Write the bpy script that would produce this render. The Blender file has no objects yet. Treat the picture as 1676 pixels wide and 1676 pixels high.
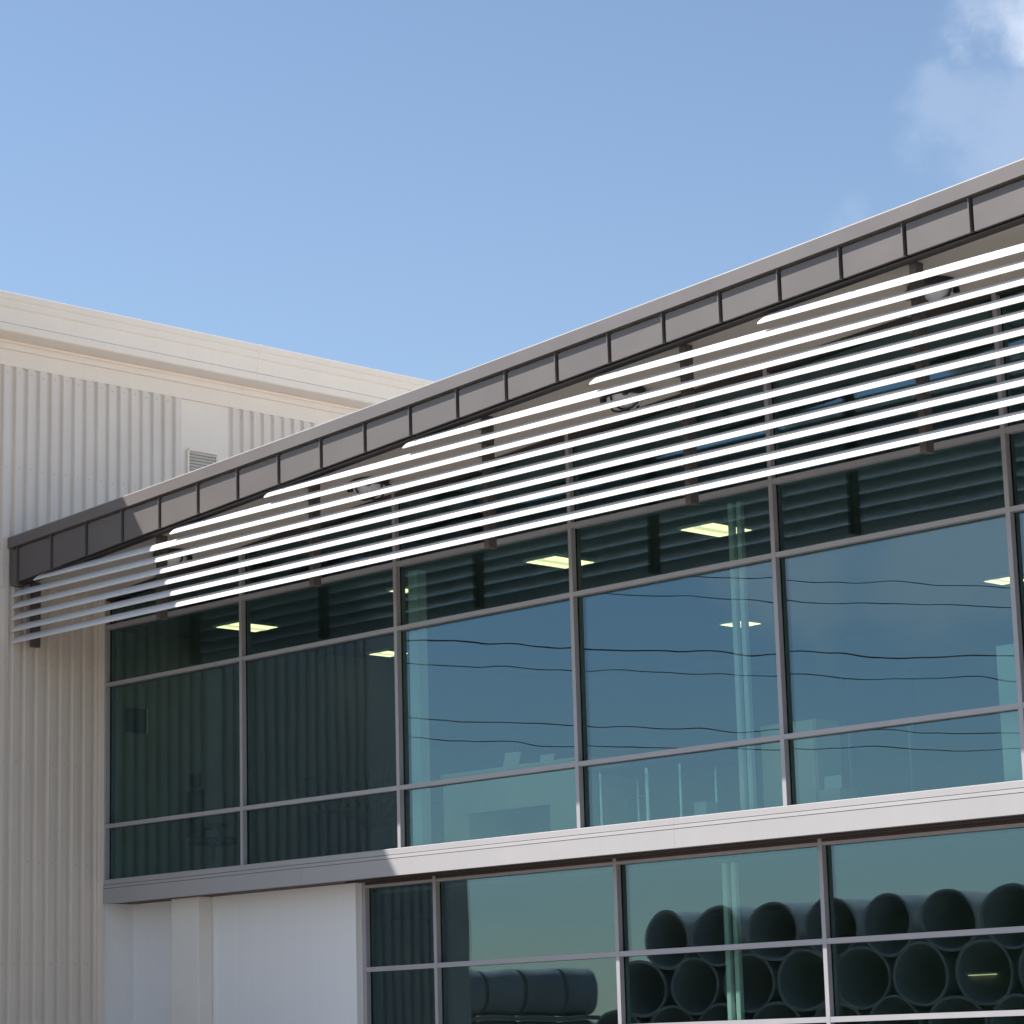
import bpy, math, random
from mathutils import Vector, Matrix
random.seed(7)
scene = bpy.context.scene
C = scene.collection

# ------------------------------------------------------------------ camera
F, YAW, PIT, ROL = 4350.37, 0.788602, 0.201005, -0.0273216      # focal length is in photo pixels (1676 wide)
CAM = Vector((29.08316, -21.10993, 1.6))
fw = Vector((-math.sin(YAW)*math.cos(PIT), math.cos(YAW)*math.cos(PIT), math.sin(PIT)))
r0 = Vector((math.cos(YAW), math.sin(YAW), 0)); u0 = r0.cross(fw)
rt = r0*math.cos(ROL) + u0*math.sin(ROL); up = -r0*math.sin(ROL) + u0*math.cos(ROL)
cd = bpy.data.cameras.new('camera'); cam = bpy.data.objects.new('camera', cd); C.objects.link(cam)
M = Matrix((rt, up, -fw)).transposed().to_4x4(); M.translation = CAM
cam.matrix_world = M
cd.sensor_width = 36; cd.lens = 36*F/1676; cd.clip_end = 3000; cd.clip_start = .1
scene.camera = cam

# ------------------------------------------------------------------ sky and sun
SUN = Vector((-.67, -.55, 1)).normalized()                      # towards the sun
EL = math.asin(SUN.z); AZ = math.atan2(SUN.x, SUN.y)
w = bpy.data.worlds.new('World'); scene.world = w; w.use_nodes = True
nt = w.node_tree; N = nt.nodes; L = nt.links; N.clear()
def nd(tree, typ, **kw):
    n = tree.nodes.new(typ)
    for k, v in kw.items(): setattr(n, k, v)
    return n
def mth(tree, op, a, b=None, clamp=False):
    n = tree.nodes.new('ShaderNodeMath'); n.operation = op; n.use_clamp = clamp
    for i, v in enumerate((a, b)):
        if v is None: continue
        if isinstance(v, (int, float)): n.inputs[i].default_value = v
        else: tree.links.new(v, n.inputs[i])
    return n.outputs[0]
sky = nd(nt, 'ShaderNodeTexSky', sky_type='NISHITA', sun_disc=False, sun_elevation=EL, sun_rotation=AZ,
         altitude=50, air_density=1.0, dust_density=.38, ozone_density=1.0)
tc = nd(nt, 'ShaderNodeTexCoord')
# drifting small cumulus: soft lumps at a number of directions all round the sky, edges broken up by noise
clouds = [(-.506,.783,.357,.030,.36),(-.495,.790,.366,.045,.40),(-.541,.772,.331,.026,.09),(-.524,.786,.322,.034,.10),
          (-.572,.761,.303,.018,.05),(-.614,-.771,.171,.045,.75),(-.566,-.805,.180,.05,.85),(-.40,-.88,.25,.09,.9),
          (-.2,-.95,.2,.12,.8),(.3,-.9,.3,.12,.7),(.8,-.5,.3,.14,.8),(.95,.1,.25,.1,.7),(.6,.7,.35,.13,.8),
          (.1,.93,.34,.10,.7),(-.95,-.2,.3,.12,.6),(.3,.4,.85,.12,.6)]
nz = nd(nt, 'ShaderNodeTexNoise'); nz.inputs['Scale'].default_value = 22; nz.inputs['Detail'].default_value = 7
nz.inputs['Roughness'].default_value = .58
L.new(tc.outputs['Generated'], nz.inputs['Vector'])
nz2 = nd(nt, 'ShaderNodeVectorMath', operation='SUBTRACT'); nz2.inputs[1].default_value = (.5, .5, .5)
L.new(nz.outputs['Color'], nz2.inputs[0])
nzs = nd(nt, 'ShaderNodeVectorMath', operation='SCALE'); nzs.inputs['Scale'].default_value = .075
L.new(nz2.outputs[0], nzs.inputs[0])
wv = nd(nt, 'ShaderNodeVectorMath', operation='ADD')
L.new(tc.outputs['Generated'], wv.inputs[0]); L.new(nzs.outputs[0], wv.inputs[1])
mask = None
for (x, y, z, r, a) in clouds:
    v = Vector((x, y, z)).normalized()
    dn = nd(nt, 'ShaderNodeVectorMath', operation='DISTANCE'); dn.inputs[1].default_value = v
    L.new(wv.outputs[0], dn.inputs[0])
    mr = nd(nt, 'ShaderNodeMapRange', interpolation_type='SMOOTHERSTEP')
    mr.inputs['From Min'].default_value = r*1.15; mr.inputs['From Max'].default_value = r*.15
    mr.inputs['To Max'].default_value = a
    L.new(dn.outputs['Value'], mr.inputs['Value'])
    mask = mr.outputs[0] if mask is None else mth(nt, 'MAXIMUM', mask, mr.outputs[0])
mx = nd(nt, 'ShaderNodeMix', data_type='RGBA'); mx.inputs['B'].default_value = (9.0, 9.2, 9.6, 1)
L.new(mask, mx.inputs['Factor']); L.new(sky.outputs[0], mx.inputs['A'])
bg = nd(nt, 'ShaderNodeBackground'); bg.inputs['Strength'].default_value = .088
out = nd(nt, 'ShaderNodeOutputWorld')
L.new(mx.outputs['Result'], bg.inputs['Color']); L.new(bg.outputs[0], out.inputs[0])

sl = bpy.data.lights.new('sun', 'SUN'); so = bpy.data.objects.new('sun', sl); C.objects.link(so)
sl.energy = 5.0; sl.angle = math.radians(.53); sl.color = (1.0, .955, .90)
so.rotation_euler = SUN.to_track_quat('Z', 'Y').to_euler(); so.location = (0, -20, 40)
vs = scene.view_settings; vs.view_transform = 'Standard'; vs.look = 'None'; vs.exposure = .9; vs.gamma = 1
vs.use_curve_mapping = False
scene.cycles.max_bounces = 14; scene.cycles.transparent_max_bounces = 16; scene.cycles.glossy_bounces = 6

# ------------------------------------------------------------------ materials
MATS = {}
def mat(name, col, rough=.5, metal=0, var=.06, vscale=3.0, bump=0, bscale=60, spec=.5, streak=0, emit=None):
    """principled surface; colour drifts a little by noise, vertical grime streaks if asked"""
    if name in MATS: return MATS[name]
    m = bpy.data.materials.new(name); m.use_nodes = True; t = m.node_tree; b = t.nodes['Principled BSDF']
    b.inputs['Roughness'].default_value = rough; b.inputs['Metallic'].default_value = metal
    b.inputs['Specular IOR Level'].default_value = spec
    g = nd(t, 'ShaderNodeNewGeometry')
    n1 = nd(t, 'ShaderNodeTexNoise'); n1.inputs['Scale'].default_value = vscale; n1.inputs['Detail'].default_value = 6
    t.links.new(g.outputs['Position'], n1.inputs['Vector'])
    fac = n1.outputs[0]
    if streak:
        mp = nd(t, 'ShaderNodeMapping'); mp.inputs['Scale'].default_value = (9, 9, .35)
        t.links.new(g.outputs['Position'], mp.inputs['Vector'])
        n3 = nd(t, 'ShaderNodeTexNoise'); n3.inputs['Scale'].default_value = 1.3; n3.inputs['Detail'].default_value = 5
        t.links.new(mp.outputs[0], n3.inputs['Vector'])
        fac = mth(t, 'ADD', mth(t, 'MULTIPLY', fac, 1-streak), mth(t, 'MULTIPLY', n3.outputs[0], streak))
    mr = nd(t, 'ShaderNodeMapRange'); mr.inputs['From Min'].default_value = .28; mr.inputs['From Max'].default_value = .72
    mr.inputs['To Min'].default_value = 1-var; mr.inputs['To Max'].default_value = 1+var
    t.links.new(fac, mr.inputs['Value'])
    vm = nd(t, 'ShaderNodeVectorMath', operation='SCALE'); vm.inputs[0].default_value = col
    t.links.new(mr.outputs[0], vm.inputs['Scale']); t.links.new(vm.outputs[0], b.inputs['Base Color'])
    mr2 = nd(t, 'ShaderNodeMapRange'); mr2.inputs['To Min'].default_value = max(rough-.08, .02); mr2.inputs['To Max'].default_value = min(rough+.08, 1)
    t.links.new(n1.outputs[0], mr2.inputs['Value']); t.links.new(mr2.outputs[0], b.inputs['Roughness'])
    if bump:
        n2 = nd(t, 'ShaderNodeTexNoise'); n2.inputs['Scale'].default_value = bscale; n2.inputs['Detail'].default_value = 4
        t.links.new(g.outputs['Position'], n2.inputs['Vector'])
        bp = nd(t, 'ShaderNodeBump'); bp.inputs['Distance'].default_value = bump; bp.inputs['Strength'].default_value = 1
        t.links.new(n2.outputs[0], bp.inputs['Height']); t.links.new(bp.outputs[0], b.inputs['Normal'])
    if emit:
        b.inputs['Emission Color'].default_value = (*emit[0], 1); b.inputs['Emission Strength'].default_value = emit[1]
    MATS[name] = m
    return m

def glass(name, fac, tint, refl):
    m = bpy.data.materials.new(name); m.use_nodes = True; t = m.node_tree; t.nodes.clear()
    o = nd(t, 'ShaderNodeOutputMaterial'); mxs = nd(t, 'ShaderNodeMixShader'); mxs.inputs[0].default_value = fac
    tr = nd(t, 'ShaderNodeBsdfTransparent'); tr.inputs[0].default_value = (*tint, 1)
    gl = nd(t, 'ShaderNodeBsdfGlossy'); gl.inputs['Roughness'].default_value = 0; gl.inputs['Color'].default_value = (*refl, 1)
    # rolled-glass waviness, different on every pane
    g = nd(t, 'ShaderNodeNewGeometry'); oi = nd(t, 'ShaderNodeObjectInfo')
    cx = nd(t, 'ShaderNodeCombineXYZ'); t.links.new(mth(t, 'MULTIPLY', oi.outputs['Random'], 57.0), cx.inputs['Y'])
    ad = nd(t, 'ShaderNodeVectorMath', operation='ADD'); t.links.new(g.outputs['Position'], ad.inputs[0]); t.links.new(cx.outputs[0], ad.inputs[1])
    n1 = nd(t, 'ShaderNodeTexNoise'); n1.inputs['Scale'].default_value = .85; n1.inputs['Detail'].default_value = 1.2
    t.links.new(ad.outputs[0], n1.inputs['Vector'])
    bp = nd(t, 'ShaderNodeBump'); bp.inputs['Strength'].default_value = 1; bp.inputs['Distance'].default_value = .002
    t.links.new(n1.outputs[0], bp.inputs['Height']); t.links.new(bp.outputs[0], gl.inputs['Normal'])
    t.links.new(tr.outputs[0], mxs.inputs[1]); t.links.new(gl.outputs[0], mxs.inputs[2]); t.links.new(mxs.outputs[0], o.inputs[0])
    return m

m_glass = glass('green tinted glass', .10, (.65, .765, .715), (.54, .785, 1.0))
m_clad = mat('cream painted sheet', (.655, .575, .50), .5, var=.07, vscale=1.6, streak=.5)
m_trim = mat('cream flashing', (.745, .65, .555), .45, var=.03, vscale=2, streak=.4)
m_roofw = mat('pale roof sheet', (.72, .71, .69), .5, var=.05)
m_bronze = mat('dark bronze cladding', (.118, .103, .098), .45, .1, var=.07, vscale=1.2, bump=.0035, bscale=1.5)
m_bronzecap = mat('dark bronze cap', (.138, .121, .116), .42, .1, var=.05, vscale=1.5)
m_bronzedk = mat('dark bronze trim and underside shade', (.05, .043, .041), .5, .2, var=.05)
m_soffit = mat('taupe soffit board', (.60, .54, .485), .7, var=.04, vscale=.9)
m_alu = mat('silver anodised frame', (.34, .326, .343), .45, .1, var=.04, vscale=2.5)
m_sill = mat('silver sill flashing', (.345, .33, .333), .5, 0, var=.035, vscale=1.1, streak=.35)
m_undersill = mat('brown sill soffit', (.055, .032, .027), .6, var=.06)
m_render = mat('white rendered wall', (.74, .725, .725), .8, var=.032, streak=.5, vscale=.8, bump=.0006, bscale=120)
m_pilaster = mat('cream pilaster', (.70, .665, .62), .7, var=.025, vscale=1)
m_blade = mat('white louver blade', (.70, .68, .665), .4, var=.015, vscale=2)
m_bracket = mat('dark bracket', (.125, .105, .098), .5, .2, var=.08)
m_clip = mat('pale clip and sunlit edge', (.42, .40, .385), .5, .3, var=.05)
m_black = mat('black fitting', (.03, .027, .027), .5, var=.05)
m_lens = mat('opal lens', (.72, .71, .74), .35, var=.01)
m_gasket = mat('black gasket and joint shade', (.010, .010, .010), .8, var=.05, spec=.1)
m_concrete = mat('grey concrete pipe', (.46, .445, .42), .85, var=.16, vscale=1.4, bump=.004, bscale=25)
m_timber = mat('weathered timber', (.42, .38, .32), .8, var=.15, vscale=5)
m_cable = mat('black cable', (.05, .05, .05), .6, var=.05)
m_pole = mat('grey timber pole', (.20, .17, .14), .9, var=.15, vscale=4)
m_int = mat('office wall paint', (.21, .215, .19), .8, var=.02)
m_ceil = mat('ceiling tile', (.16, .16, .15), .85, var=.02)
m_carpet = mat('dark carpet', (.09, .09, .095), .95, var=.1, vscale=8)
m_col = mat('white steel column', (.80, .82, .82), .5, var=.01)
m_wood = mat('beige laminate', (.70, .585, .41), .5, var=.05, vscale=4)
m_dark = mat('dark plastic', (.018, .018, .02), .6, var=.05)
m_chrome = mat('chrome tube', (.75, .76, .78), .18, 1, var=.02)
m_paper = mat('white paper', (.82, .83, .84), .8, var=.02)
m_green = mat('lime binder', (.28, .36, .08), .6, var=.04)
m_leaf = mat('house plant leaf', (.04, .07, .025), .6, var=.2, vscale=6)
m_tube = mat('lit diffuser', (.8, .8, .7), .5, emit=((1.0, .80, .46), 1.7))
m_mid = mat('lit baffle', (.8, .8, .7), .5, emit=((1.0, .80, .46), 1.05))
m_dim = mat('dim strip tube', (.8, .8, .7), .5, emit=((1.0, .78, .40), .55))
m_fix = mat('white fitting', (.7, .7, .68), .5, var=.02)
m_ground = mat('pale asphalt yard', (.24, .225, .205), .9, var=.12, vscale=.6, bump=.006, bscale=40)

# ------------------------------------------------------------------ mesh helpers
class MB:
    def __init__(s): s.v = []; s.f = []
    def box(s, x0, x1, y0, y1, z0, z1, z0b=None, z1b=None):
        """box; z0b/z1b = heights at x1 for pieces that follow the roof slope"""
        a0, a1 = z0, z1; b0 = z0 if z0b is None else z0b; b1 = z1 if z1b is None else z1b
        i = len(s.v)
        s.v += [(x0,y0,a0),(x1,y0,b0),(x1,y1,b0),(x0,y1,a0),(x0,y0,a1),(x1,y0,b1),(x1,y1,b1),(x0,y1,a1)]
        s.f += [tuple(i+k for k in q) for q in ((0,3,2,1),(4,5,6,7),(0,1,5,4),(1,2,6,5),(2,3,7,6),(3,0,4,7))]
        return s
    def prof(s, pts, axis, a, b, cap=True):
        """closed outline pts extruded along x ('x', pts=(y,z)) or y ('y', pts=(x,z))"""
        i = len(s.v); n = len(pts)
        for t in (a, b):
            for (p, q) in pts: s.v.append((t, p, q) if axis == 'x' else (p, t, q))
        for k in range(n): s.f.append((i+k, i+(k+1) % n, i+n+(k+1) % n, i+n+k))
        if cap: s.f += [tuple(i+k for k in range(n))[::-1], tuple(i+n+k for k in range(n))]
        return s
    def tube(s, p, q, r, n=8, r2=None, cap=True):
        p = Vector(p); q = Vector(q); d = (q-p).normalized(); r2 = r if r2 is None else r2
        a = d.orthogonal().normalized(); b = d.cross(a); i = len(s.v)
        for (c, rr) in ((p, r), (q, r2)):
            for k in range(n):
                t = 2*math.pi*k/n; s.v.append(tuple(c + a*math.cos(t)*rr + b*math.sin(t)*rr))
        for k in range(n): s.f.append((i+k, i+(k+1) % n, i+n+(k+1) % n, i+n+k))
        if cap: s.f += [tuple(i+k for k in range(n))[::-1], tuple(i+n+k for k in range(n))]
        return s
    def lathe(s, prof, n=28, org=(0,0,0)):
        """(r, z) outline turned about z"""
        i = len(s.v); m = len(prof)
        for (r, z) in prof:
            for k in range(n):
                t = 2*math.pi*k/n; s.v.append((org[0]+r*math.cos(t), org[1]+r*math.sin(t), org[2]+z))
        for j in range(m-1):
            for k in range(n): s.f.append((i+j*n+k, i+j*n+(k+1) % n, i+(j+1)*n+(k+1) % n, i+(j+1)*n+k))
        return s
    def mesh(s, name, m, smooth=False):
        me = bpy.data.meshes.new(name); me.from_pydata(s.v, [], s.f); me.update()
        import bmesh
        bm = bmesh.new(); bm.from_mesh(me); bmesh.ops.recalc_face_normals(bm, faces=bm.faces); bm.to_mesh(me); bm.free()
        me.materials.append(m)
        if smooth:
            me.polygons.foreach_set('use_smooth', [True]*len(me.polygons))
            me.set_sharp_from_angle(angle=math.radians(35))
        return me
    def obj(s, name, m, parent=None, smooth=False, bevel=0, loc=None):
        return link(name, s.mesh(name, m, smooth), parent, loc, bevel)
def link(name, me, parent=None, loc=None, bevel=0):
    o = bpy.data.objects.new(name, me); C.objects.link(o)
    if parent: o.parent = parent
    if loc: o.location = loc
    if bevel:
        b = o.modifiers.new('bevel', 'BEVEL'); b.width = bevel; b.segments = 2; b.limit_method = 'ANGLE'
    return o
def thing(name, label, cat, loc=(0,0,0), rz=0, group=None):
    o = bpy.data.objects.new(name, None); C.objects.link(o); o.location = loc; o.rotation_euler = (0, 0, rz)
    o.empty_display_size = .2
    return tag(o, label, cat, group)
def tag(o, label, cat, group=None):
    o['label'] = label; o['category'] = cat
    if group: o['group'] = group
    return o
ORD = ['first','second','third','fourth','fifth','sixth','seventh','eighth','ninth','tenth','eleventh','twelfth']

# ------------------------------------------------------------------ ground
g = MB(); g.v = [(-1500,-1500,0),(1500,-1500,0),(1500,1500,0),(-1500,1500,0)]; g.f = [(0,1,2,3)]
o = g.obj('ground', m_ground); o['kind'] = 'structure'

# ------------------------------------------------------------------ warehouse on the left (wall in the plane x = 0, facing right)
WH = thing('warehouse', 'tall cream warehouse clad in ribbed metal sheet at the left', 'warehouse')
YF, YB = -5.35, 34.0
MB().prof([(-26, 0), (-.06, 0), (-.06, 11.48), (-26, 13.73)], 'y', YF+.06, YB).obj('wall_core', m_trim, WH)
PITCH = .19
def rib_sheet(n):
    """trapezoid-ribbed sheet, 1 m tall, n ribs wide along y"""
    b = MB(); pts = []
    for k in range(n):
        y = k*PITCH
        pts += [(0, y), (0, y+.040), (.042, y+.064), (.042, y+.166)]
    pts.append((0, n*PITCH))
    for (x, y) in pts: b.v += [(x, y, 0), (x, y, 1)]
    for k in range(len(pts)-1): b.f.append((2*k, 2*k+2, 2*k+3, 2*k+1))
    return b
sheet4 = rib_sheet(4).mesh('cladding_sheet', m_clad)
sheet_lo = []
def clad(y0, n, z0, z1):
    y = y0
    while n > 0:
        o = link('cladding_sheet', sheet4, WH, (-.03, y, z0)); o.scale = (1, 1, z1-z0)
        y += 4*PITCH; n -= 4
    return y
# below and above the lean-to roof the sheets run on in one plane
yy = -4.6
clad(yy, 24, .15, 10.79)                                   # up to the glazing line (y = -.04)
sheet3 = rib_sheet(3).mesh('cladding_sheet', m_clad)
clad(-.04, 4, 8.3, 10.79); o = link('cladding_sheet', sheet3, WH, (-.03, -.04+4*PITCH, 8.3)); o.scale = (1, 1, 2.49)
y2 = -.04+7*PITCH                             # above the office roof, up to the smooth bay
MB().box(-.055, -.024, y2, 2.13, 8.3, 10.80).obj('smooth_panel', m_trim, WH)
clad(2.13, 40, 8.3, 10.79)
for k in range(34):                                       # ribbed front, out of the photo's view
    o = link('cladding_sheet', sheet4, WH, (-.06-(k+1)*4*PITCH+4*PITCH, YF+.055, .15)); o.rotation_euler = (0, 0, -math.pi/2); o.scale = (1, -1, 10.8)
MB().box(-.055, .012, YF, -4.6, .1, 10.79).obj('corner_flashing', m_trim, WH)
MB().box(-.03, .022, -.125, -.045, 0.1, 8.2).obj('edge_flashing', m_trim, WH)
MB().box(-.03, .016, -1.86, -1.635, .1, 7.76).obj('cover_strip', m_trim, WH)
MB().box(-.055, .018, YF, YB, 10.785, 11.0).obj('top_flashing', m_trim, WH)
sc = MB()
for z in (10.70, 9.4, 8.1, 6.8, 5.5, 4.2, 2.9, 1.6):
    for j in range(60):
        y = -4.6+j*PITCH+.115
        if -.3 < y and z < 8.9 or 1.2 < y < 2.2: continue
        sc.box(.011, .018, y-.007, y+.007, z-.007+.01*((j*7) % 3-1), z+.007+.01*((j*7) % 3-1))
o = sc.obj('fixing_screws', m_clip, WH); o['kind'] = 'stuff'
# eave gutter and fascia, a stepped section run along the wall
EV = [(-.05,11.0),(.055,11.0),(.075,11.03),(.075,11.075),(.05,11.09),(.06,11.12),(.40,11.125),(.42,11.14),(.43,11.225),
      (.405,11.245),(.435,11.43),(.46,11.45),(.468,11.535),(.49,11.55),(.50,11.63),(.47,11.645),(-.05,11.66)]
cuts = [YF-.25, -2.2, 2.35, 8.4, 14.5, 20.5, 26.5, YB]
for a, b in zip(cuts[:-1], cuts[1:]):
    MB().prof(EV, 'y', a+.002, b-.002).obj('eave_gutter', m_trim, WH)
for c in cuts[1:-1]:
    EJ = [(x+.004 if x > 0 else x, z+(.003 if z > 11.3 else -.003)) for (x, z) in EV]
    MB().prof(EJ, 'y', c-.03, c+.03).obj('gutter_joint', m_trim, WH)
MB().prof([(-.06,11.64),(-26,13.9),(-26,13.75),(-.06,11.5)], 'y', YF-.2, YB).obj('roof', m_roofw, WH)
# louvred vent in the smooth bay
V0, V1, VZ0, VZ1 = 1.37, 1.905, 9.45, 10.05
fr = MB()
fr.box(-.024, .02, V0, V0+.03, VZ0, VZ1); fr.box(-.024, .004, V1-.008, V1, VZ0, VZ1); fr.box(-.024, .012, V0+.03, V1-.008, VZ1, VZ1+.03)
vent = fr.obj('vent', m_trim, WH)
m_vback = mat('grey vent mesh', (.35, .34, .33), .7)  # even mid-grey backing behind the slats
MB().box(-.023, -.018, V0+.03, V1-.008, VZ0, VZ1).obj('vent_mesh', m_vback, vent)
for k in range(13):
    z = VZ0+.02+k*.045
    MB().prof([(-.017, z+.03), (.010, z), (.013, z+.004), (-.014, z+.034)], 'y', V0+.031, V1-.009).obj('slat', m_clad, vent)

# ------------------------------------------------------------------ office building
OB = thing('office_building', 'glazed two storey office with dark bronze curved roof edge', 'office building')
B = 2.93; NB = 9; XR = B*NB
zb = lambda x: 7.794 + .075*x - .00045*x*x              # bottom of the fascia / soffit
zc = lambda x: 8.433 + .049*x + .00065*x*x              # top of the roof cap
ZSILL, ZB_, ZA, ZD = 4.0, 4.705, 6.60, 7.38
T = .026
def sofz(x): return zb(x)+.035
# mullions
for k in range(NB+1):
    x = .035 if k == 0 else k*B
    MB().box(x-T, x+T, -.05, .10, ZSILL-.01, sofz(x)-.004).obj('mullion', m_alu, OB)
def pane(x0, x1, z0, z1, y=0.0, z1b=None):
    y += .04
    o = MB().box(x0, x1, y-.012, y+.012, z0, z1, None, z1b).obj('pane', m_glass, OB)
    e = .012; zz = z1 if z1b is None else min(z1, z1b)      # dark rubber line down each side of the glass
    for a, b in ((x0, x0+e), (x1-e*.6, x1)):
        MB().box(a, b, y-.022, y-.0125, z0, zz).obj('gasket', m_gasket, o)
    return o
for k in range(NB):
    x0 = (.035 if k == 0 else k*B)+T; x1 = (k+1)*B-T
    for z, h in ((ZB_, T), (ZA, T), (ZD, .03)):
        MB().box(x0+.001, x1-.001, -.048, .09, z-h, z+h).obj('transom', m_alu, OB)
    MB().box(x0+.001, x1-.001, -.048, .09, sofz(x0)-.09, sofz(x0)-.006, sofz(x1)-.09, sofz(x1)-.006).obj('head_rail', m_bronzedk, OB)
    pane(x0, x1, ZSILL+.001, ZB_-T); pane(x0, x1, ZB_+T, ZA-T); pane(x0, x1, ZA+T, ZD-.03)
    pane(x0, x1, ZD+.03, sofz(x0)-.09, 0, sofz(x1)-.09)
# sill: bottom rail, drip flashing and deep band, in lengths
seg = [0.01, 4.1, 10.2, 16.1, 22.0, XR]
for a, b in zip(seg[:-1], seg[1:]):
    MB().prof([(-.055,3.932),(-.055,3.995),(-.045,4.002),(.1,4.002),(.1,3.932)], 'x', a+.001, b-.001).obj('sill_rail', m_sill, OB)
    MB().prof([(-.047,3.9275),(-.061,3.926),(-.063,3.888),(-.062,3.886),(.08,3.9),(.08,3.9275)], 'x', a+.001, b-.001).obj('sill_flashing', m_sill, OB)
    MB().prof([(-.062,3.684),(-.062,3.881),(.08,3.881),(.08,3.69),(-.05,3.69),(-.054,3.684)], 'x', a+.001, b-.001).obj('sill_band', m_sill, OB)
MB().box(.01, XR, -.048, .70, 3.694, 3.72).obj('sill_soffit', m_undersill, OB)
MB().box(4.60, XR, .20, .24, 3.672, 3.693).obj('drip_bead', m_bronzedk, OB)
# rendered wall, return and pilaster under the sill
MB().box(-.058, .004, -.043, .47, 0, 3.69).obj('return_wall', m_render, OB)
MB().box(.005, 4.50, .45, .75, 0, 3.69).obj('rendered_wall', m_render, OB)
MB().box(1.13, 1.70, .22, .449, 0, 3.692).obj('pilaster', m_pilaster, OB, bevel=.012)
# lower glazing, set back
G = .60
LX = [4.54, 5.80, 8.745, 11.66, 14.59, 17.52, 20.45, 23.38]
for i, x in enumerate(LX):
    MB().box(x-(.045 if i == 0 else T), x+T, G-.05, G+.10, .02, 3.693).obj('mullion', m_alu, OB)
for x0, x1 in zip(LX[:-1], LX[1:]):
    x0 += T; x1 -= T
    MB().box(x0+.001, x1-.001, G-.048, G+.09, 3.625, 3.658).obj('head_rail', m_alu, OB)
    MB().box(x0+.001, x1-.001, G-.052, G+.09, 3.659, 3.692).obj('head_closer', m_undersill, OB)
    for z in (2.645, 1.855, .06):
        MB().box(x0+.001, x1-.001, G-.048, G+.09, z-.028, z+.028).obj('transom', m_alu, OB)
    pane(x0, x1, 2.673, 3.625, G); pane(x0, x1, 1.883, 2.617, G); pane(x0, x1, .088, 1.827, G)
MB().box(LX[-1]+T, XR, .5, .8, 0, 3.69).obj('rendered_wall', m_render, OB)
# shell
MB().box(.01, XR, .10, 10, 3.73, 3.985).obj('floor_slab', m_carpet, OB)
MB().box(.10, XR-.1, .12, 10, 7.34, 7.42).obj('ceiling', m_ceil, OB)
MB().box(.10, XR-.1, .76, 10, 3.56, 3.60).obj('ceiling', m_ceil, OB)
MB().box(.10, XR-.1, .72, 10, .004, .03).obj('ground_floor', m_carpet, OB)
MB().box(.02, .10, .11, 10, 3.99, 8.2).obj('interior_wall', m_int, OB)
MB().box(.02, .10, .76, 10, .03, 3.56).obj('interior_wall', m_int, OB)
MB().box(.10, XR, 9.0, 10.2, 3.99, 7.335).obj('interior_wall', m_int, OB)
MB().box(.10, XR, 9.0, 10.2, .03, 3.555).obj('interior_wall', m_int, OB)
MB().box(XR, XR+.25, -.02, 18, 0, sofz(XR)).obj('end_wall', m_render, OB)
MB().box(.10, XR, 17.6, 18, 0, 8.2).obj('rear_wall', m_render, OB)
# roof, soffit and fascia in slope-following lengths
nseg = 14
rb = MB(); sb = MB()
for i in range(nseg):
    a = .012+(XR+.9-.012)*i/nseg; b = .012+(XR+.9-.012)*(i+1)/nseg
    for q, (lo, hi, y0, y1) in ((rb, (-.16, -.012, -1.50, 18.2)), ):
        q.box(a, b, y0, y1, zc(a)+lo, zc(a)+hi, zc(b)+lo, zc(b)+hi)
    sb.box(a, b, -1.395, -.052, sofz(a), sofz(a)+.03, sofz(b), sofz(b)+.03)
rb.obj('roof', m_roofw, OB); sb.obj('soffit', m_soffit, OB)
PF, CF = -1.56, -1.61
caps = [0.012, 5.9, 11.8, 17.7, 23.6, XR+.95]
for a, b in zip(caps[:-1], caps[1:]):
    n = 6; q = MB()
    for i in range(n):
        s, e = a+(b-a)*i/n, a+(b-a)*(i+1)/n
        q.box(s, e, CF, -1.47, zc(s)-.138, zc(s), zc(e)-.138, zc(e))
    q.obj('roof_cap', m_bronzecap, OB)
    q = MB()
    for i in range(n):
        s, e = a+(b-a)*i/n, a+(b-a)*(i+1)/n
        q.box(s, e, CF+.002, -1.46, zc(s)+.001, zc(s)+.012, zc(e)+.001, zc(e)+.012)
    q.obj('cap_sunlit_edge', m_clip, OB)  # pale strip along the cap: sunlight on its top edge put into the colour
sx = [.012, .175] + [.94+.7655*i for i in range(36)]
sx = [x for x in sx if x < XR+.9]
for i, (a, b) in enumerate(zip(sx[:-1], sx[1:])):
    MB().box(a, b, -1.425, -1.40, zb(a)+.008, zc(a)-.14, zb(b)+.008, zc(b)-.14).obj('fascia_backing', m_gasket, OB)  # black sheet behind the joints, their shade put into its colour
    MB().box(a, b, -1.53, -1.40, zb(a), zb(a)+.007, zb(b), zb(b)+.007).obj('fascia_underside', m_bronzedk, OB)  # underside of the fascia, its shade put into the dark colour
    # tray panel hung clear of the cap and of its neighbours, so the joints stay open over the black backing
    z0 = (7.80, 7.785) if i == 0 else (zb(a)+.03, zb(b)+.03)
    MB().box(a+(.002 if i == 0 else .040), b-.007, PF, -1.45, z0[0], zc(a)-.165, z0[1], zc(b)-.165).obj('fascia_panel', m_bronze, OB)
for x in sx[1:]:
    MB().box(x-.005, x+.007, PF-.022, -1.43, zb(x)+.03, zc(x)-.142).obj('standing_seam', m_bronze, OB)
# interior columns
def column(x, y, w, z0, z1, d=None):
    MB().box(x-w/2, x+w/2, y-(d or w)/2, y+(d or w)/2, z0, z1).obj('column', m_col, OB, bevel=.01)
column(5.88, .30, .16, 3.99, 7.335)
for x in (10.88, 11.0): column(x, .30, .065, 3.99, 7.335)
column(14.36, .34, .26, 3.99, 5.35)
for x in (10.15, 10.275): column(x, .80, .065, .03, 3.555)

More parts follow.
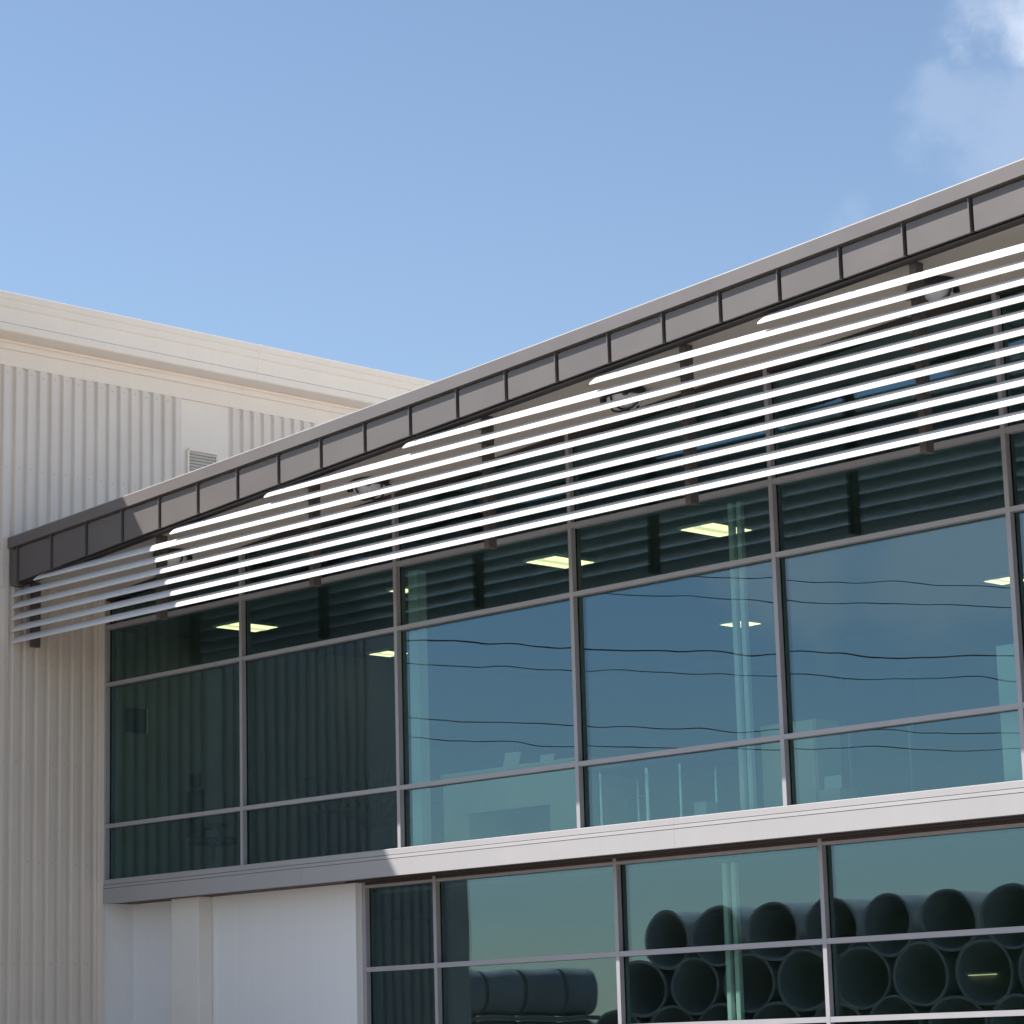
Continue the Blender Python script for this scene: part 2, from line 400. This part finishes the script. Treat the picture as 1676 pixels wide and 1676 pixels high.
# ------------------------------------------------------------------ sun shade of white louver blades on hanging brackets
SS = thing('sun_shade', 'sun shade of long white louver blades hung under the roof edge', 'sun shade')
Z0, DZ = 7.085, .1535
starts = [.045]*5 + [.56, 3.46, 5.28, 7.72, 10.62, 12.92]
ca, sa = math.cos(math.radians(50)), math.sin(math.radians(50))
sec = []
for k in range(20):
    t = 2*math.pi*k/20; p = .090*math.cos(t); q = .020*math.sin(t)      # p along the blade, q across
    sec.append((p*sa - q*ca, p*ca + q*sa))                               # leans back at the top
for k, x0 in enumerate(starts):
    z = Z0+k*DZ; b = MB(); i0 = 0
    rings = [(x0, .55), (x0+.012, .86), (x0+.03, 1.0)]
    xe = XR-.2
    rings += [(xe-.03, 1.0), (xe-.012, .86), (xe, .55)]
    n = len(sec)
    for (x, s) in rings:
        for (y, zz) in sec: b.v.append((x + (.03*(zz/.05) if x < x0+.05 else 0), -1.5+y*s, z+zz*s))
    for j in range(len(rings)-1):
        for q in range(n): b.f.append((j*n+q, j*n+(q+1) % n, (j+1)*n+(q+1) % n, (j+1)*n+q))
    b.f += [tuple(range(n))[::-1], tuple((len(rings)-1)*n+q for q in range(n))]
    b.obj('blade', m_blade, SS, smooth=True)
clip = MB().box(-.016, .016, -.10, 0, -.022, .022).mesh('clip', m_clip)
for k in range(NB):
    x = .20 if k == 0 else k*B
    p = MB().box(x-.038, x+.038, -1.35, -1.23, 6.985, sofz(x)-.002).obj('bracket', m_bracket, SS)
    for j, x0 in enumerate(starts):
        if x > x0+.1:
            link('clip', clip, p, (x-.054, -1.351, Z0+j*DZ+.012))

# ------------------------------------------------------------------ caged bulkhead lights on the soffit
def bulkhead(x, y, label):
    t = thing('bulkhead_light', label, 'bulkhead light', (x, y, sofz(x)), 0, 'caged lights under the soffit')
    sl_ = math.atan(.07)
    t.rotation_euler = (0, -sl_, 0)
    MB().lathe([(.0,-.001),(.235,-.001),(.24,-.02),(.235,-.075),(.205,-.082),(.20,-.06)]).obj('housing', m_black, t, smooth=True)
    MB().lathe([(.198,-.062),(.195,-.10),(.165,-.15),(.10,-.178),(.0,-.185)]).obj('lens', m_lens, t, smooth=True)
    for a in (0, math.pi/2):
        b = MB(); pr = [(-.222,-.07),(-.215,-.125),(-.18,-.175),(-.10,-.205),(0,-.212),(.10,-.205),(.18,-.175),(.215,-.125),(.222,-.07)]
        for (p, q) in zip(pr[:-1], pr[1:]):
            b.tube((p[0]*math.cos(a), p[0]*math.sin(a), p[1]), (q[0]*math.cos(a), q[0]*math.sin(a), q[1]), .012, 6)
        b.obj('guard_bar', m_black, t)
    for k in range(4):
        a = math.pi/4+k*math.pi/2
        MB().box(-.025, .025, -.02, .02, -.11, -.055).obj('lug', m_black, t, loc=(.235*math.cos(a), .235*math.sin(a), 0))
for i, (x, lab) in enumerate(((2.30, 'caged soffit light nearest the ribbed cream wall, behind the shaded blades'),
                              (6.12, 'caged soffit light second from the ribbed cream wall'),
                              (10.26, 'caged soffit light third from the ribbed cream wall'),
                              (14.36, 'caged soffit light at far right, behind a hanging bracket'))):
    bulkhead(x, -.66, lab)

# ------------------------------------------------------------------ inside the upper office
def troffer(x, y, z, label, lx=.54, ly=.72):
    t = thing('ceiling_light', label, 'ceiling light', (x, y, z), 0, 'lit ceiling lights')
    MB().box(-lx/2, lx/2, -ly/2, ly/2, -.03, -.001).obj('housing', m_fix, t)
    for q in range(3):                                    # two bright lamp strips either side of a dimmer baffle
        a = -lx/2+.03+(lx-.06)*(0, .36, .64)[q]; b = -lx/2+.03+(lx-.06)*(.36, .64, 1)[q]
        MB().box(a+.001, b-.001, -ly/2+.03, ly/2-.03, -.036 if q != 1 else -.041, -.0305).obj('diffuser' if q != 1 else 'baffle', m_tube if q != 1 else m_mid, t)
ZC = 7.34
for x, y, lab in ((9.88, 1.2, 'lit ceiling light just left of the twin slim columns, near the glass'),
                  (7.42, 1.2, 'lit ceiling light seen above the right end of the desk bay'),
                  (1.52, 1.2, 'lit ceiling light in the dark end bay beside the ribbed wall'),
                  (4.86, 1.0, 'lit ceiling light showing as a sliver left of the single column'),
                  (.80, 4.4, 'small deep lit ceiling light in the dark second bay'),
                  (5.6, 6.6, 'small deep lit ceiling light by the twin columns'),
                  (9.9, 6.75, 'small deep lit ceiling light at the right edge of the photo')):
    troffer(x, y, ZC, lab, *((.54, .72) if y < 1.25 and y > 1.05 else (.3, .3) if y < 1.05 else (.46, .45)))
t = thing('strip_light', 'short lit strip light deep inside the ground floor, lower right window', 'strip light', (7.58, 8.97, 2.47))
MB().box(-.27, .27, -.03, .028, .012, .04).obj('housing', m_fix, t)
MB().box(-.22, .22, -.025, .02, -.002, .0115).obj('tube', m_dim, t)

FL = 3.985
def desk(name, x0, x1, y0, y1, h, label, m_wood=m_wood):
    t = thing(name, label, 'desk', (x0, y0, FL)); w_ = x1-x0; d_ = y1-y0
    MB().box(0, w_, 0, d_, h-.035, h).obj('desk_top', m_wood, t, bevel=.006)
    MB().box(.03, .46, .02, d_-.02, 0, h-.036).obj('pedestal', m_wood, t)
    MB().box(w_-.55, w_-.03, .02, d_-.02, 0, h-.036).obj('pedestal', m_wood, t)
    MB().box(.461, w_-.551, .03, .05, h-.50, h-.036).obj('modesty_panel', m_wood, t)
    return t
desk('reception_desk', 5.68, 8.05, .80, 1.6, .93, 'beige desk with open kneehole behind the single column bay')
desk('work_desk', 2.2, 4.3, 1.5, 2.2, .78, 'dark desk in the shaded second bay', m_dark)
def monitor(x, y, z, rz, label, w_=.5, h=.32):
    t = thing('monitor', label, 'monitor', (x, y, z), rz)
    MB().box(-w_/2, w_/2, -.02, .02, .10, .10+h).obj('screen', m_dark, t, bevel=.006)
    MB().box(-.03, .03, -.015, .015, .012, .10).obj('stand', m_dark, t)
    MB().box(-.11, .11, -.08, .08, 0, .012).obj('base', m_dark, t)
monitor(6.25, 1.25, FL+.93, .3, 'dark monitor on the beige desk left of the papers', .42, .24)
monitor(2.55, 1.62, FL+.78, .4, 'dark monitor in the shaded second bay', .55, .36)
def paper(x, y, z, w_, h, rz, tilt, label):
    o = MB().box(-w_/2, w_/2, -.006, .006, 0, h).obj('paper_stand', m_paper)
    o.location = (x, y, z); o.rotation_euler = (tilt, 0, rz); tag(o, label, 'paper')
paper(6.58, 1.1, FL+.932, .22, .22, .2, -.35, 'tilted white sheet on the beige desk')
paper(7.14, 1.15, FL+.932, .2, .13, .1, -.2, 'small white card at the right of the beige desk')
paper(11.88, .55, FL+.20, .22, .14, 0, 0, 'white sheet low behind the right hand bay')
MB().box(11.75, 12.02, .48, .78, FL+.001, FL+.199).obj('storage_box', m_wood)
tag(bpy.data.objects['storage_box'], 'low box with a white sheet on top, right hand bay', 'box')
# chrome-legged table
t = thing('meeting_table', 'meeting table with chrome tube legs in the twin column bay', 'table', (8.1, .95, FL))
MB().box(-.05, 1.45, -.12, .75, .735, .765).obj('table_top', m_dark, t, bevel=.005)
for (x, y, r) in ((.1, 0, .022), (.82, 0, .03), (1.3, .02, .022), (.1, .62, .022), (1.3, .62, .022)):
    MB().tube((x, y, 0), (x, y, .734), r, 12).obj('leg', m_chrome, t, smooth=True)
MB().tube((.125, .0, .42), (.79, .0, .40), .009, 8).obj('stretcher', m_chrome, t, smooth=True)
# white carton with papers
t = thing('carton', 'white carton on the floor beside the twin slim columns', 'carton', (9.78, .95, FL))
MB().box(-.09, .09, -.1, .1, 0, .24).obj('body', m_paper, t, bevel=.004)
MB().box(-.095, .095, -.105, .105, .2405, .26).obj('lid', m_paper, t)
for i in range(6):
    o = MB().box(-.03, .03, -.02, .02, 0, .05+.05*random.random()).obj('small_bottle', m_paper if i % 2 else m_wood)
    o.location = (10.0+.1*i, .95+.04*(i % 3), FL); tag(o, 'little pale bottle in the row right of the white carton, %s' % ORD[i], 'bottle', 'pale bottles by the glass')
# cabinet behind the fourth mullion
t = thing('cabinet', 'beige cabinet behind the mullion right of the twin columns', 'cabinet', (10.97, .52, FL))
MB().box(0, .74, 0, .4, 0, .95).obj('carcass', m_wood, t, bevel=.006)
for k in range(2): MB().box(.01+k*.365, .355+k*.365, -.018, -.001, .04, .93).obj('door', m_wood, t)
# pinboard and screens of the right bay
t = thing('whiteboard', 'large dark board in the right hand bay', 'board', (11.75, 1.55, FL))
MB().box(-.46, .46, -.015, .015, .98, 1.5).obj('panel', m_dark, t)
for s in (-.4, .4):
    MB().box(s-.02, s+.02, -.02, .02, 0, .979).obj('leg', m_alu, t)
# chair in the dark end bay
def chair(x, y, rz, label):
    t = thing('office_chair', label, 'chair', (x, y, FL), rz)
    MB().box(-.25, .25, -.25, .25, .44, .53).obj('seat', m_dark, t, bevel=.03)
    MB().box(-.24, .24, .22, .30, .56, 1.16).obj('backrest', m_dark, t, bevel=.03)
    MB().box(-.13, .13, .21, .29, 1.19, 1.38).obj('headrest', m_dark, t, bevel=.03)
    MB().box(-.03, .03, .24, .31, 1.10, 1.25).obj('headrest_stem', m_dark, t)
    MB().box(-.04, .04, .22, .29, .45, .60).obj('back_stem', m_dark, t)
    MB().tube((0, 0, .07), (0, 0, .44), .03, 10).obj('gas_stem', m_dark, t, smooth=True)
    for s in (-1, 1):
        MB().box(s*.27-.025, s*.27+.025, -.12, .2, .66, .70).obj('armrest', m_dark, t, bevel=.01)
        MB().box(s*.27-.015, s*.27+.015, .0, .05, .47, .66).obj('arm_post', m_dark, t)
    for k in range(5):
        a = 2*math.pi*k/5
        MB().tube((0, 0, .09), (.3*math.cos(a), .3*math.sin(a), .05), .022, 8).obj('base_leg', m_dark, t)
        MB().tube((.3*math.cos(a)-.02*math.sin(a), .3*math.sin(a)+.02*math.cos(a), .03), (.3*math.cos(a)+.02*math.sin(a), .3*math.sin(a)-.02*math.cos(a), .03), .03, 10).obj('castor', m_dark, t)
chair(1.02, 1.0, 2.9, 'black high backed office chair in the dark end bay')
# picture on the side wall, binder and pot plant
t = thing('picture', 'dark framed picture on the side wall of the end bay', 'picture', (.101, .41, 5.98))
MB().box(0, .02, -.17, .17, 0, .33).obj('canvas', m_dark, t)
MB().box(0, .026, .171, .19, -.005, .335).obj('frame_edge', m_paper, t)
t = thing('binder', 'lime green binder on the desk in the second bay', 'binder', (3.5, 1.7, FL+.781))
MB().box(-.13, .13, -.04, .04, 0, .31).obj('cover', m_green, t)
MB().box(-.12, .12, -.034, .034, .311, .314).obj('pages', m_paper, t)
t = thing('pot_plant', 'dark leafy pot plant at the end of the second bay', 'plant', (4.05, 1.2, FL))
MB().lathe([(0,.0),(.16,0),(.20,.42),(.18,.42),(.16,.36),(0,.36)], 18).obj('pot', m_dark, t, smooth=True)
lf = MB()
for k in range(70):
    a = random.random()*6.28; e = .3+random.random()*1.2; r = .25+.55*random.random()
    p = Vector((0, 0, .4)); d = Vector((math.cos(a)*math.cos(e), math.sin(a)*math.cos(e), math.sin(e)))
    s_ = Vector((-math.sin(a), math.cos(a), 0))*.035; q = p+d*r*1.3; m_ = p+d*r*.7+Vector((0, 0, .05))
    i = len(lf.v); lf.v += [tuple(p), tuple(m_-s_), tuple(q), tuple(m_+s_)]; lf.f += [(i, i+1, i+2, i+3)]
o = lf.obj('foliage', m_leaf, t); o['kind'] = 'stuff'

# ------------------------------------------------------------------ the yard the windows mirror: concrete pipes
def pipe_mesh(D, Ln, axis_n=40):
    """hollow pipe along +z from its socket end: thick wall, socket collar, open bore"""
    R = D/2; b = MB()
    b.lathe([(R*.90,Ln),(R*.90,.02),(R*.915,0),(R*1.0,0),(R*1.0,.02),(R*.985,.06),(R*.985,Ln-.08),(R*.95,Ln),(R*.90,Ln)], axis_n)
    return b.mesh('concrete_pipe', m_concrete, smooth=True)
PD, PS, PLEN = 1.30, 1.545, 4.8
big = pipe_mesh(PD, PLEN)
rows = [(.83, -13.44, 12, 'bottom'), (1.89, -12.66, 11, 'second'), (2.95, -11.89, 10, 'third'), (4.01, -11.12, 9, 'top')]
for (z, x0, n, rn) in rows:
    for k in range(n):
        o = link('concrete_pipe', big); o.location = (x0+k*PS, -22.0-.02*((k*7+len(rn)) % 5), z)
        o.rotation_euler = Vector((-.15+.02*((k*5+len(rn)) % 4-1.5), -.985, .0)).to_track_quat('Z', 'Y').to_euler()
        tag(o, 'concrete pipe mirrored in lower windows, %s row of wide stack, %s from its left end' % (rn, ORD[k]), 'concrete pipe', 'concrete pipes in the wide stack')
for y in (-22.5, -25.6):
    o = MB().box(-14.9, 4.6, y-.1, y+.1, .002, .18).obj('timber_bearer', m_timber)
    tag(o, 'timber bearer under the wide pipe stack, %s the windows' % ('nearer' if y > -23 else 'farther from'), 'timber', 'bearers of the pipe stacks')
# second stack, turned, farther left in the mirror
SD = 1.0; small = pipe_mesh(SD, .87)
ang = math.radians(80); ax = Vector((math.cos(ang), -math.sin(ang), 0)); pe = Vector((-math.sin(ang), -math.cos(ang), 0))
P0 = Vector((-11.32, -19.70, 0))
TN = ('lowest', 'middle', 'top')
for tier in range(3):
    zt = .185+SD/2+tier*(SD+.10)
    for k in range(4):
        o = link('concrete_pipe', small); e = P0 - ax*1.0*k + pe*(.04*((k*3+tier) % 3-1))
        o.location = (e.x, e.y, zt); o.rotation_euler = (-ax).to_track_quat('Z', 'Y').to_euler()
        tag(o, 'short concrete pipe mirrored beside the ribbed wall reflection, %s tier, %s from the right' % (TN[tier], ORD[k]), 'concrete pipe', 'short concrete pipes laid end to end')
    for q, sd in enumerate((-.3, .3)):
        o = MB().box(-2.1, 2.1, -.06, .06, 0, .0985 if tier else .183).obj('timber_bearer', m_timber)
        c = P0 - ax*1.98 + pe*sd*(1 if tier == 0 else .9)
        o.rotation_euler = (0, 0, math.atan2(ax.y, ax.x))
        o.location = (c.x, c.y, .001 + (0 if tier == 0 else .185+tier*SD+(tier-1)*.10))
        tag(o, 'pale timber bearer below the %s tier of short pipes, %s side' % (TN[tier], ('near', 'far')[q]), 'timber', 'bearers of the pipe stacks')

# ------------------------------------------------------------------ overhead wires and their poles
wd = Vector((.404, -.915, 0)).normalized()
WC = Vector((-20.2, -27.7, 0))
TA, TB = -21.0, 34.0
zs = [14.31, 13.63, 12.19, 11.54, 10.08, 9.60]
drop = [0, .0, .02, .05, .10, .22]
off = [-.9, .9, -.5, .5, 0.2, -.2]
sid = Vector((-wd.y, wd.x, 0))
wl = ['topmost','second','third','fourth','fifth','lowest']
for i, z in enumerate(zs):
    b = MB(); n = 26; prev = None
    for k in range(n+1):
        u = k/n; t_ = TA+(TB-TA)*u
        sag = -4*u*(1-u)*(.55+.1*i)
        base = (-4*.38*.62)*(.55+.1*i)
        p = WC + wd*t_ + sid*off[i]*.3; p.z = z + (sag-base)
        if prev: b.tube(prev, p, .014 if i not in (2,) else .021, 6, cap=False)
        prev = p
    o = b.obj('overhead_wire', m_cable); tag(o, 'black overhead wire mirrored in the upper windows, %s of six' % wl[i], 'wire', 'overhead wires')
for t_, nm in ((TA, 'near the warehouse'), (TB, 'far from the warehouse')):
    p = WC + wd*t_
    t = thing('utility_pole', 'timber utility pole carrying the wires, %s' % nm, 'utility pole', (p.x, p.y, 0), math.atan2(sid.y, sid.x))
    MB().tube((0,0,0), (0,0,16.3), .17, 14, .12).obj('pole', m_pole, t, smooth=True)
    for z in (15.9, 15.1): MB().box(-.9, .9, -.18, -.06, z, z+.12).obj('crossarm', m_pole, t)
# small distant pole top that shows over the pipes
p = Vector((-12.9, -20.6, 0))
t = thing('yard_pole', 'thin pole with short crossarm rising behind the pipes', 'pole', (p.x, p.y, 0), .6)
MB().tube((0,0,0), (0,0,3.39), .03, 8).obj('pole', m_pole, t, smooth=True)
MB().box(-.11, .11, -.03, .03, 3.392, 3.44).obj('crossarm', m_black, t)
